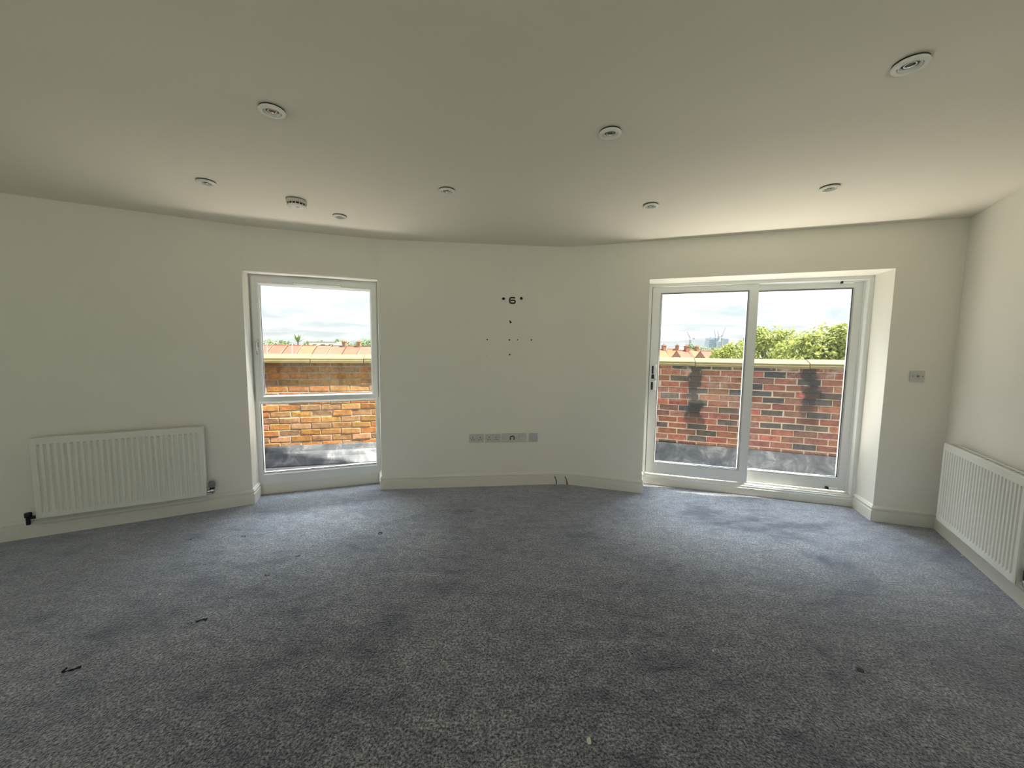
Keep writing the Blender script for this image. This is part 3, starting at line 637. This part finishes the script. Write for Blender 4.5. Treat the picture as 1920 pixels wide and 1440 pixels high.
def house(px, Y, ridge, w, depth, rz, tile, wallm, label, chim=True, rise=3.2):
    c = at(px, 650, Y); t = thing('terraced_house', label, 'house', (c.x, c.y, GZ), rz, 'houses beyond the parapet')
    hr = ridge - GZ; he = hr - rise
    MB().box(-w / 2 + .05, w / 2 - .05, -depth / 2, depth / 2, 0, he).add([(-w / 2 + .05, -depth / 2, he), (-w / 2 + .05, depth / 2, he), (-w / 2 + .05, 0, hr - .1), (w / 2 - .05, -depth / 2, he), (w / 2 - .05, depth / 2, he), (w / 2 - .05, 0, hr - .1)], [(0, 1, 2), (3, 5, 4)]).build('wall', wallm, t)
    e = .35; sl = rise / (depth / 2)
    rf = MB()
    for sg in (-1, 1):
        y1 = sg * (depth / 2 + e); z1 = he - e * sl
        rf.add([(-w / 2, 0, hr), (w / 2, 0, hr), (w / 2, y1, z1), (-w / 2, y1, z1), (-w / 2, 0, hr + .14), (w / 2, 0, hr + .14), (w / 2, y1, z1 + .14), (-w / 2, y1, z1 + .14)], [(0, 1, 2, 3), (4, 7, 6, 5), (0, 4, 5, 1), (1, 5, 6, 2), (2, 6, 7, 3), (3, 7, 4, 0)])
    r = rf.build('roof', tile, t)
    MB().box(-w / 2, w / 2, -.16, .16, hr + .02, hr + .26, .06).build('ridge_tiles', tile, r)
    MB().box(w / 2 - .24, w / 2, -depth / 2 - .2, 0, he - .1, he).build('gutter_end', WHT, t)
    pv = MB().add([(w / 2 - .26, -depth / 2 - .2, he + .0), (w / 2 - .0, -depth / 2 - .2, he), (w / 2 - .0, 0, hr + .35), (w / 2 - .26, 0, hr + .35), (w / 2 - .26, -depth / 2 - .2, he - .3), (w / 2 - .0, -depth / 2 - .2, he - .3), (w / 2 - .0, 0, hr), (w / 2 - .26, 0, hr)], [(0, 1, 2, 3), (4, 7, 6, 5), (0, 3, 7, 4), (1, 5, 6, 2), (0, 4, 5, 1), (2, 6, 7, 3)])
    pv.build('party_wall', tile if chim else HBR, t)
    if chim:
        ch = MB().box(w / 2 - 1.0, w / 2 - .08, -.5, .5, hr - .5, hr + 1.1).box(w / 2 - 1.08, w / 2, -.58, .58, hr + 1.1, hr + 1.3).build('chimney', HBR, t)
        for x in (-.25, .25): MB().lathe([(.14, 0), (.11, .5)], 10, (w / 2 - .54 + x * .8, 0, hr + 1.3)).build('chimney_pot', POT, ch)
    for x in (-w / 4, w / 4):
        f = MB().box(x - .55, x + .55, -depth / 2 - .06, -depth / 2 + .02, he - 2.0, he - .6).build('window', WHT, t)
        MB().box(x - .45, x + .45, -depth / 2 - .08, -depth / 2 - .05, he - 1.9, he - .7).build('pane', WGL, f)
    return t
LH = [(500 + 27.4 * i, 105, n, k) for i, (n, k) in enumerate((('red', 0), ('red', 0), ('red', 0), ('orange', 1), ('brown', 2), ('brown', 2), ('rust', 3), ('brown', 2)))]
desc = ['leftmost in the tall window', 'second in the tall window', 'third in the tall window, before the spiky palm', 'fourth in the tall window, left of the white block', 'fifth in the tall window', 'sixth in the tall window, beside a chimney', 'seventh, with a chimney near the right edge', 'rightmost in the tall window']
for i, (px, Y, nm, k) in enumerate(LH):
    zr = at(px, 647.5 + i * .4, Y).z
    house(px, Y, zr, 3.66, 8.5, 0, RT_[k], HBR if i % 2 else HREN, '%s-roofed house beyond the parapet, %s' % (nm, desc[i]), i in (5, 6), 3.0)
RH = [(1238, 112, 656, .25, 1, 'small orange-roofed house at the left edge of the patio door'), (1262, 126, 655, -.2, 1, 'orange-roofed house second from the left in the patio door'), (1280, 104, 658, .2, 3, 'dark rust-roofed house left of the crane'), (1301, 136, 657, .2, 1, 'orange-roofed house under the lone crane'), (1325, 98, 659, .2, 0, 'red hip-like roofed house below the tower blocks'), (1348, 118, 662, -.2, 1, 'orange-roofed house beside the bright green tree')]
for px, Y, yr, rz, k, lb in RH: house(px, Y, at(px, yr, Y).z, 3.5, 5.0, rz, RT_[k], HREN if k == 1 else HBR, lb, k != 0, 2.2)
# white low block behind the left roofs
c = at(615, 650, 150); t = thing('long_white_block', 'low white flat-roofed block beyond the left rooftops', 'building', (c.x, c.y, GZ))
hh = at(615, 643, 150).z - GZ; MB().box(-5, 5, -4, 4, 0, hh).build('wall', WHT, t); MB().box(-5.3, 5.3, -4.3, 4.3, hh, hh + .4).build('roof', ROOFF, t)
for i in range(3):
    f = MB().box(-3.8 + i * 3, -2.2 + i * 3, -4.06, -3.98, hh - 1.9, hh - .6).build('window', HBR, t); MB().box(-3.6 + i * 3, -2.4 + i * 3, -4.09, -4.05, hh - 1.8, hh - .7).build('pane', WGL, f)
# tower blocks and cranes
TW = [plain('tower_grey', (.34, .38, .46), .8, var=.06, scale=.1), plain('tower_pale', (.44, .47, .53), .8, var=.06, scale=.1), plain('tower_band', (.24, .28, .36), .7, var=.05, scale=.1)]
# poles
for px, ytop, Y, lb in ((500.5, 646, 70, 'thin pale pole at the left edge of the tall window view'), (547.5, 645, 64, 'white pole standing before the red roofs')):
    c = at(px, 650, Y); zt = at(px, ytop, Y).z; o = thing('street_pole', lb, 'pole', (c.x, c.y, GZ)); MB().tube([(0, 0, 0), (0, 0, zt - GZ)], [.055, .045], 8).build('shaft', TW[1], o); MB().box(-.5, .1, -.1, .1, zt - GZ - .02, zt - GZ + .1).build('lamp_arm', TW[1], o)
def tower(px0, px1, ytop, Y, k, label):
    a = at(px0, 650, Y); b = at(px1, 650, Y); w = b.x - a.x; c = (a + b) / 2; hh = at((px0 + px1) / 2, ytop, Y).z - GZ
    t = thing('tower_block', label, 'building', (c.x, c.y, GZ), 0, 'far tower blocks'); d = w * .8
    MB().box(-w / 2, w / 2, -d / 2, d / 2, 0, hh).box(-w * .2, w * .2, -d * .2, d * .2, hh, hh + 1.8).build('body', TW[k], t)
    n = max(2, int(w / 3.2))
    for i in range(n):
        x = -w / 2 + w * (i + .5) / n; MB().box(x - w / n * .28, x + w / n * .28, -d / 2 - .35, -d / 2 + .1, hh * .12, hh - 1.2).build('window_strip', TW[2], t)
    m = MB()
    for i in range(int(hh / 3)): m.box(-w / 2 - .15, w / 2 + .15, -d / 2 - .5, d / 2 + .15, i * 3 + 2.6, i * 3 + 3.0)
    m.build('floor_slabs', TW[k], t)
tower(1325.5, 1344, 634, 620, 0, 'broad grey-blue tower block between the cranes'); tower(1321, 1326.5, 642, 640, 1, 'slim pale tower left of the broad grey one'); tower(1344.5, 1353, 639, 600, 1, 'pale stepped tower right of the broad grey one'); tower(1353.5, 1363.5, 635, 660, 0, 'grey tower block nearest the bright green tree')
CRN = plain('crane_steel', (.24, .26, .30), .7)
def crane(px, yb, ym, pxj, yj, Y, label):
    a = at(px, yb, Y); t = thing('tower_crane', label, 'crane', (a.x, a.y, GZ), 0, 'far tower cranes'); m0 = at(px, ym, Y); j = at(pxj, yj, Y)
    zt = m0.z - GZ; m = MB()
    for sx in (-.7, .7):
        for sy in (-.7, .7): m.box(sx - .2, sx + .2, sy - .2, sy + .2, 0, zt)
    k = 0
    while k * 3 < zt - 3: m.tube([(-.7, -.7, k * 3), (.7, -.7, k * 3 + 3)], .15, 4); m.tube([(-.7, .7, k * 3 + 3), (.7, .7, k * 3)], .15, 4); k += 1
    m.build('mast', CRN, t); d = Vector((j.x - m0.x, 0, j.z - m0.z))
    m = MB(); b = Vector((0, 0, zt)); 
    for e in (-.5, .5): m.tube([b + Vector((0, e, 0)), b + d + Vector((0, e * .3, 0))], .28, 5)
    m.tube([b + Vector((0, 0, .9)), b + d], .28, 5); m.build('jib', CRN, t)
    back = Vector((-d.x / max(1, abs(d.x)) * 5 if abs(d.x) > .1 else 5, 0, .8)); MB().tube([b, b + back], .4, 5).box(back.x - 1.2, back.x + 1.2, -.8, .8, zt - 1, zt + 1.2).build('counterweight', CRN, t)
    MB().box(-1, 1, -1, 1, zt - 1.6, zt + .3).build('cab', TW[1], t)
crane(1293.5, 650, 635, 1287.5, 622, 560, 'lone crane on the left with its jib leaning left'); crane(1340.5, 650, 632, 1338.5, 619, 600, 'crane left of three above the tower blocks'); crane(1346.5, 650, 630, 1344.5, 620, 610, 'middle crane above the tower blocks'); crane(1352.5, 650, 632, 1359, 614.5, 590, 'crane with its jib leaning right above the tower blocks')

# ------------------------------------------------------------------ trees
def leaf_mat(name, c0, c1):
    m, n, b = new_mat(name); oi = n.nodes.new('ShaderNodeNewGeometry')
    c = rampn(n, oi.outputs['Random Per Island'], [(0, c0), (1, c1)]); n.links.new(c, b.inputs['Base Color']); b.inputs['Roughness'].default_value = .55
    tr = n.nodes.new('ShaderNodeBsdfTranslucent'); n.links.new(c, tr.inputs[0]); mx = n.nodes.new('ShaderNodeMixShader'); mx.inputs[0].default_value = .35
    n.links.new(b.outputs[0], mx.inputs[1]); n.links.new(tr.outputs[0], mx.inputs[2]); n.links.new(mx.outputs[0], n.nodes['Material Output'].inputs[0]); return m
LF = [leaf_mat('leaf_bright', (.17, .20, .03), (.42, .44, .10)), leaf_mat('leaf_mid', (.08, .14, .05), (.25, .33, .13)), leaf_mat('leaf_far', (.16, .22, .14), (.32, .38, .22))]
BARK = plain('bark', (.14, .10, .07), .95, var=.3)
def tree(px, ytop, Y, rx, label, k, nleaf, lsize, lobes=9, squash=1.0, seed=0, name='leafy_tree', group='trees beyond the parapet'):
    R = random.Random(seed * 31 + int(px)); c = at(px, 650, Y); top = at(px, ytop, Y).z - GZ
    t = thing(name, label, 'tree', (c.x, c.y, GZ), R.random() * 6, group); ch = rx * 1.15 * squash; zc = top - ch
    MB().tube([(0, 0, 0), (.05 * rx, 0, zc * .5), (0, 0, zc)], [rx * .09, rx * .07, rx * .045], 9).build('trunk', BARK, t)
    m = MB()
    for i in range(5):
        a = i * 1.257 + R.random(); m.tube([(0, 0, zc * (.6 + .05 * i)), (math.cos(a) * rx * .35, math.sin(a) * rx * .35, zc), (math.cos(a) * rx * .6, math.sin(a) * rx * .6, zc + ch * .45)], [rx * .035, rx * .025, rx * .01], 6)
    m.build('branches', BARK, t)
    L_ = [(Vector((0, 0, zc + ch * .35)), rx * .62)]
    for i in range(lobes):
        a = i * 2.4 + R.random(); q = R.uniform(-.55, .75); rr = rx * (.62 if abs(q) < .4 else .42)
        L_.append((Vector((math.cos(a) * rr, math.sin(a) * rr, zc + q * ch * .8)), rx * R.uniform(.30, .46)))
    vs = []; fs = []
    for i in range(nleaf):
        p, r = L_[R.randrange(len(L_))]; d = Vector((R.gauss(0, 1), R.gauss(0, 1), R.gauss(0, 1) * .9)).normalized() * r * (R.random() ** .25)
        o = p + d
        if o.z > top: continue
        n_ = (d.normalized() + Vector((R.gauss(0, .6), R.gauss(0, .6), R.gauss(0, .6) + .35))).normalized(); u = n_.orthogonal().normalized(); u.rotate(Matrix.Rotation(R.random() * 6.28, 3, n_)); w = n_.cross(u); s_ = lsize * R.uniform(.7, 1.3)
        b = len(vs); vs += [o - u * s_ * .5, o + w * s_ * .28 + n_ * s_ * .06, o + u * s_ * .55, o - w * s_ * .28 + n_ * s_ * .06]; fs.append((b, b + 1, b + 2, b + 3))
    me = bpy.data.meshes.new('foliage'); me.from_pydata([tuple(v) for v in vs], [], fs); me.materials.append(LF[k]); f = bpy.data.objects.new('foliage', me); COL.objects.link(f); f.parent = t; f['kind'] = 'stuff'; return t
tree(1448, 601, 28, 2.2, 'bright green tree beside the sliding door stile', 0, 7000, .22, 10, 1, 1)
tree(1552, 591, 19.5, 2.5, 'large bright green tree filling the right door panel', 0, 11000, .22, 13, 1, 2)
tree(1378, 634, 36, 2.0, 'lower bright green tree in the left door panel', 0, 5000, .22, 9, 1, 3)
tree(1640, 604, 29, 2.8, 'green tree at the far right behind the door reveal', 0, 5000, .24, 9, 1, 4)
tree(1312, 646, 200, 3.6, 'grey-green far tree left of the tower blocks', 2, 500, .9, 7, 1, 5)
fl_ = [(1243, 650, 150, 3), (1258, 651, 170, 3), (1272, 650, 180, 3.4), (1299, 639, 148, 2.8), (1304, 646, 165, 3.6), (1322, 647, 182, 3.8), (1334, 648, 150, 3.4), (1346, 652, 85, 2)]
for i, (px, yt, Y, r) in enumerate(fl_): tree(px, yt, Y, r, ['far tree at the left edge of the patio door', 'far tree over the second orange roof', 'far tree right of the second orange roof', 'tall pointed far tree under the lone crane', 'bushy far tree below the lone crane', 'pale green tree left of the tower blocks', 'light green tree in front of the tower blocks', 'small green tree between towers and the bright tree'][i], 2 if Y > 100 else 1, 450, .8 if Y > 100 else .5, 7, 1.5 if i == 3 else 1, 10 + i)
ll_ = [(497, 640, 150, 4.2), (512, 642, 165, 4), (524, 641, 175, 3.6), (539, 644, 160, 3.4), (582, 643, 160, 3.6), (598, 642, 172, 3.6), (634, 641, 190, 3), (650, 643, 170, 3.4), (672, 642, 180, 4), (686, 639, 170, 4.4), (699, 638, 165, 4.2)]
nm = ['leftmost dark green tree over the red roofs', 'second green tree from the left over the red roofs', 'third green tree over the red roofs', 'green tree just left of the spiky palm', 'green tree just right of the spiky palm', 'green tree left of the white block', 'small tree behind the chimneyed roofs', 'tree right of the first chimney', 'tree behind the second chimney', 'broad tree near the right of the tall window', 'rightmost tree at the edge of the tall window']
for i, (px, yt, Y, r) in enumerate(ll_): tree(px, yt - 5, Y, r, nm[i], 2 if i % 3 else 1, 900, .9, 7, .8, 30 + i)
# spiky palm-like tree
c = at(559, 650, 118); t = thing('spiky_palm', 'spiky palm-like tree rising above the red roofs', 'tree', (c.x, c.y, GZ)); z0 = at(559, 642, 118).z - GZ
MB().tube([(0, 0, 0), (0, 0, z0)], [.3, .2], 8).build('trunk', BARK, t); R = random.Random(3)
for i in range(17):
    a = i * 2.4; el = R.uniform(.3, 1.35); ln = R.uniform(2.2, 3.3); d = Vector((math.cos(a) * math.cos(el), math.sin(a) * math.cos(el), math.sin(el))); m = MB(); pr = []
    for k in range(7): s_ = k / 6; pr.append(Vector((0, 0, z0)) + d * ln * s_ + Vector((0, 0, -.5 * s_ * s_ * math.cos(el))))
    side = d.cross(Vector((0, 0, 1))).normalized()
    for k in range(6):
        w0 = .28 * math.sin(math.pi * min(1, (k + .4) / 6.4)); w1 = .28 * math.sin(math.pi * min(1, (k + 1.4) / 6.4)); m.add([pr[k] - side * w0, pr[k] + side * w0, pr[k + 1] + side * w1, pr[k + 1] - side * w1, pr[k] + Vector((0, 0, -.05)), pr[k + 1] + Vector((0, 0, -.05))], [(0, 1, 2, 3), (0, 3, 5, 4), (1, 4, 5, 2)])
    m.build('frond', LF[1], t)
